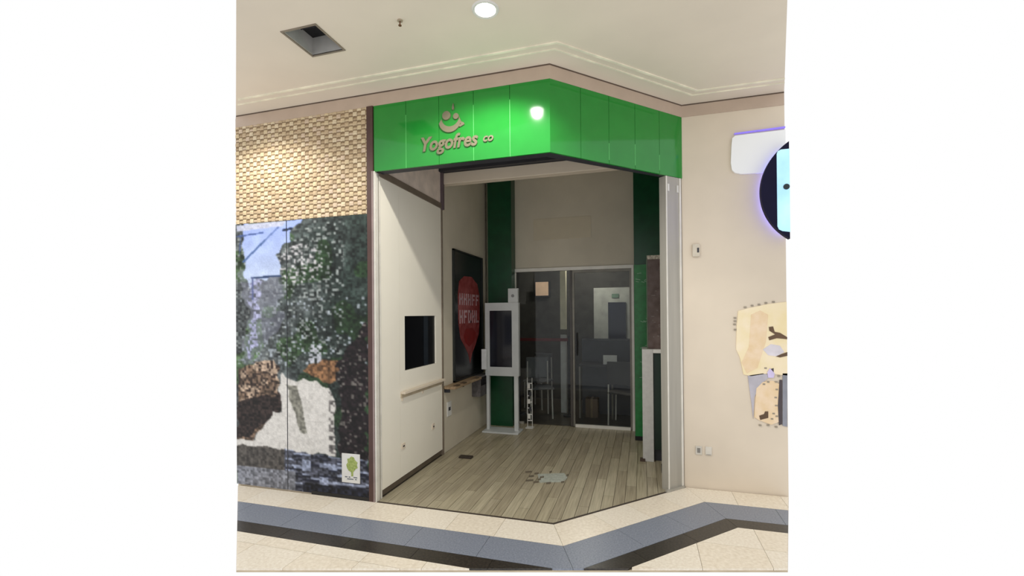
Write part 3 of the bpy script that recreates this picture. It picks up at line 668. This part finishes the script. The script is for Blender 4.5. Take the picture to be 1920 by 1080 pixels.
# ------------------------------------------------------------------ right hand cabinet and board
cb_ = thing('order_counter', 'narrow dark green counter with a tall white end panel beside the right post', 'counter', (2.25, 1.7, 0))
obj('end_panel', bevel(box(BM(), 2.068, 2.176, 1.57, 1.95, .0, 1.137), .004), mat('end_panel_white', (190, 188, 184), .5, var=.03, scale=25), cb_)
obj('cabinet_body', box(BM(), 2.176, W1-.002, 1.60, 1.95, .12, 1.10), mat('cabinet_green', (4, 34, 20), .4), cb_)
obj('cabinet_top', bevel(box(BM(), 2.176, W1-.002, 1.57, 1.95, 1.10, 1.137), .003), white, cb_)
obj('cabinet_base', box(BM(), 2.18, W1-.002, 1.63, 1.95, 0, .12), darkm, cb_)
obj('foot_block', box(BM(), 2.04, 2.09, 1.56, 1.6, 0, .03), mat('foot_brown', (70, 54, 44), .5), cb_)
bb = thing('brown_board', 'tall brown board with pale top edge standing on the green counter', 'board', (2.3, 1.7, 1.137))
bpn = obj('board_panel', box(BM(), 2.13, W1-.003, 1.66, 1.70, 1.139, 2.06), mat('board_brown', (74, 56, 48), .45, rgb2=(96, 80, 74), scale=14), bb)
obj('top_edge', box(BM(), 2.125, W1-.003, 1.655, 1.70, 2.06, 2.10), mat('edge_bone', (196, 188, 170), .5, rgb2=(110, 100, 86), scale=60), bb)
obj('left_edge', box(BM(), 2.118, 2.13, 1.655, 1.70, 1.139, 2.06), mat('edge_bronze', (84, 92, 72), .5), bb)
mk = BM(); rr = random.Random(9)
for i in range(26):
    x = 2.15+rr.random()*.14; z = 1.25+rr.random()*.75; l = rr.uniform(.01, .04); box(mk, x, x+l, 1.657, 1.66, z, z+.006)
tag(obj('faint_print', mk, mat('faint_print', (120, 110, 104), .6), bpn), None, kind='stuff')
ob = thing('door_stop', 'small black object on the floor at the foot of the right post', 'door stop', (2.255, 1.31, 0))
obj('wedge', slabx(BM(), [(1.27, 0), (1.35, 0), (1.35, .06), (1.31, .055)], 2.235, 2.28), blackm, ob)
ob = thing('floor_box', 'small flat dark box on the floor by the left wall', 'floor box', (.28, 1.22, 0))
obj('lid', bevel(box(BM(), .21, .35, 1.185, 1.255, 0, .018), .004), mat('floor_box_dark', (48, 38, 30), .5), ob)
obj('hinge', cyl(BM(), (.22, 1.255, .012), (.34, 1.255, .012), .005, 8), darkm, ob)
dc = thing('floor_sticker', 'pale worn sticker with dark scribbles on the plank floor', 'sticker', (1.2, .87, 0))
def floor_pt(px, py): v = un(px, py, Vector((0, 0, 1)), 0); return v.x, v.y
def fquad(bm, pts, z0, z1): return prism(bm, [floor_pt(*p) for p in pts], z0, z1)
obj('pale_patch', fquad(BM(), [(1008, 889), (1058, 887), (1064, 896), (1056, 904), (1012, 905)], .0002, .0015), mat('sticker_pale', (172, 176, 164), .4, var=.1, scale=40), dc)
sb = BM(); rr = random.Random(4)
for px, py, wpx in ((985, 884, 12), (992, 892, 9), (1002, 887, 8), (986, 900, 14), (1012, 894, 8), (1030, 884, 5), (1000, 903, 10), (1024, 905, 9), (1052, 903, 6), (1062, 890, 4), (1008, 898, 6)):
    fquad(sb, [(px, py), (px+wpx, py-1), (px+wpx, py+2), (px, py+3)], .0016, .0026)
tag(obj('scribble', sb, mat('scribble_dark', (104, 94, 78), .6), dc), None, kind='stuff')

# ------------------------------------------------------------------ right mall wall: round sign, white panel, decal, plates
yb = B
wp = thing('white_sign_panel', 'rounded white panel behind the round sign at the right edge', 'sign', (3.0, yb, 2.66))
pts = [(2.835, 2.985), (2.812, 2.965), (2.806, 2.9), (2.800, 2.76), (2.808, 2.70), (2.83, 2.675), (2.88, 2.66), (3.0, 2.655), (XE, 2.66), (XE, 2.99)]
obj('panel', slab(BM(), pts, yb-.022, yb-.001), mat('panel_white', (246, 247, 247), .4, var=.0), wp)
obj('purple_edge', slab(BM(), [(2.83, 3.0), (XE, 3.006), (XE, 3.018), (2.83, 3.008)], yb-.02, yb-.001), mat('purple_tube', (120, 104, 200), .5, emit=.9), wp)
rs = thing('round_sign', 'large round navy wall sign with a pale cyan letter, cut off at the right edge', 'sign', (3.2, yb, 2.48))
cx, cz, rad = 3.475, 2.475, .49
def disc_pts(r, x1, n=40):
    th = math.acos((cx-x1)/r); return [(cx-r*math.cos(a), cz+r*math.sin(a)) for a in [-th+2*th*i/n for i in range(n+1)]]
rdk = obj('disc', slab(BM(), disc_pts(rad-.018, XE), yb-.11, yb-.06), mat('sign_navy', (20, 18, 46), .6, spec=.15), rs)
obj('halo_light', slab(BM(), disc_pts(rad-.055, XE-.004), yb-.055, yb-.03), mat('halo_led', (150, 150, 255), .5, emit=5), rs)
obj('standoff', cyl(BM(), (3.12, yb-.031, 2.48), (3.12, yb, 2.48), .02), darkm, rs)
L0, L1 = 3.118, XE
rlt = obj('letter', slab(BM(), [(L1, 2.80), (L0+.03, 2.80), (L0+.008, 2.79), (L0, 2.77), (L0, 2.19), (L0+.01, 2.165), (L0+.035, 2.15), (L1, 2.14)], yb-.118, yb-.11), mat('letter_cyan', (184, 232, 244), .4, emit=.45, rgb2=(150, 200, 240), scale=5), rdk)
obj('letter_eye', cyl(BM(), (3.183, yb-.122, 2.50), (3.183, yb-.118, 2.50), .023, 16), mat('eye_dark', (20, 40, 44), .4), rs)
tv = thing('wall_thermostat', 'small beige sensor with a dark slot on the right wall', 'sensor', (2.523, yb, 2.04))
obj('cover', bevel(box(BM(), 2.492, 2.552, yb-.022, yb, 1.985, 2.095), .006), mat('sensor_beige', (206, 196, 178), .4), tv)
obj('slot', box(BM(), 2.530, 2.545, yb-.0235, yb-.022, 2.02, 2.06), darkm, tv)
for x, lab, dk in ((2.528, 'left wall socket of the pair low on the right wall, with a grey centre', 1), (2.606, 'right blank cover plate of the pair low on the right wall', 0)):
    t_ = thing('outlet_plate', lab, 'socket', (x, yb, .325)); obj('cover', bevel(box(BM(), x-.026, x+.026, yb-.008, yb, .288, .362), .002, 1), mat('plate_grey', (204, 198, 186), .4), t_)
    if dk: obj('socket_face', box(BM(), x-.012, x+.012, yb-.0095, yb-.008, .305, .345), mat('socket_mid', (130, 126, 120), .5), t_)
    else: obj('plate_rim', box(BM(), x-.018, x+.018, yb-.0095, yb-.008, .292, .297), mat('plate_rim_grey', (150, 146, 138), .5), t_)
dcl = thing('wall_decal', 'irregular pale yellow decal with brown sprigs at the right edge of the wall', 'decal', (3.0, yb, .6))
def WP(l): return [(min(onY(px, py, yb).x, XE), onY(px, py, yb).z) for px, py in l]
def dec(name, l, m, y0, y1): return obj(name, slab(BM(), WP(l), yb-y1, yb-y0), m, dcl)
dy = mat('decal_cream', (236, 218, 172), .6, rgb2=(242, 226, 196), scale=7); do = mat('decal_peach', (228, 200, 158), .6, rgb2=(236, 212, 182), scale=14)
dec('cream_field', [(1384, 583), (1402, 578), (1440, 570), (1476, 566), (1476, 704), (1440, 700), (1408, 705), (1394, 702), (1387, 670), (1380, 655), (1381, 610)], dy, 0, .006)
dec('peach_field', [(1408, 590), (1425, 582), (1440, 590), (1436, 640), (1420, 690), (1400, 700), (1390, 680), (1404, 650)], do, .006, .007)
dec('lilac_shadow', [(1402, 704), (1430, 700), (1446, 704), (1436, 712), (1424, 722), (1414, 745), (1412, 785), (1408, 750), (1404, 722)], mat('decal_lilac', (178, 174, 182), .6), 0, .006)
dec('lower_field', [(1418, 728), (1430, 716), (1448, 714), (1462, 720), (1462, 790), (1446, 796), (1424, 788), (1414, 782), (1416, 750)], do, 0, .007)
dkb = mat('sprig_brown', (96, 72, 50), .6); dkn = mat('sprig_dark', (70, 62, 66), .6)
for l, m in (([(1441, 613), (1449, 612), (1452, 622), (1462, 624), (1476, 632), (1476, 636), (1456, 634), (1442, 638), (1440, 632), (1453, 627), (1442, 620)], dkb),
             ([(1454, 668), (1464, 664), (1476, 660), (1476, 667), (1462, 670)], dkb),
             ([(1444, 692), (1450, 690), (1450, 698), (1445, 699)], dkn),
             ([(1423, 779), (1432, 776), (1434, 771), (1440, 771), (1440, 783), (1425, 787)], dkb),
             ([(1461, 712), (1466, 712), (1466, 795), (1460, 797), (1458, 760)], dkn)):
    dec('sprig', l, m, .007, .009)
gm_ = mat('decal_blue_grey', (140, 142, 152), .6); lm_ = mat('decal_pale_lilac', (212, 206, 212), .6)
dec('grey_column', [(1467, 700), (1476, 700), (1476, 800), (1467, 798)], gm_, 0, .006)
dec('pale_flower', [(1430, 655), (1445, 645), (1462, 648), (1470, 660), (1456, 668), (1440, 666)], lm_, .006, .008)
dec('pale_flower', [(1438, 698), (1443, 690), (1452, 700), (1450, 708), (1440, 708)], mat('decal_violet', (204, 192, 226), .6), .008, .010)
dt = BM()
for px, py in ((1397, 576), (1410, 573), (1423, 571), (1436, 568), (1450, 566), (1378, 596), (1378, 602), (1377, 608), (1378, 618), (1455, 716), (1456, 730), (1454, 745), (1455, 760), (1450, 775), (1447, 785), (1440, 797), (1455, 800), (1425, 797), (1432, 720), (1440, 716), (1456, 780), (1435, 690), (1460, 705)):
    v = onY(px, py, yb); box(dt, v.x-.009, v.x+.009, yb-.009, yb-.0, v.z-.006, v.z+.006)
tag(obj('dot_marks', dt, mat('dot_grey', (150, 140, 124), .6), dcl), None, kind='stuff')
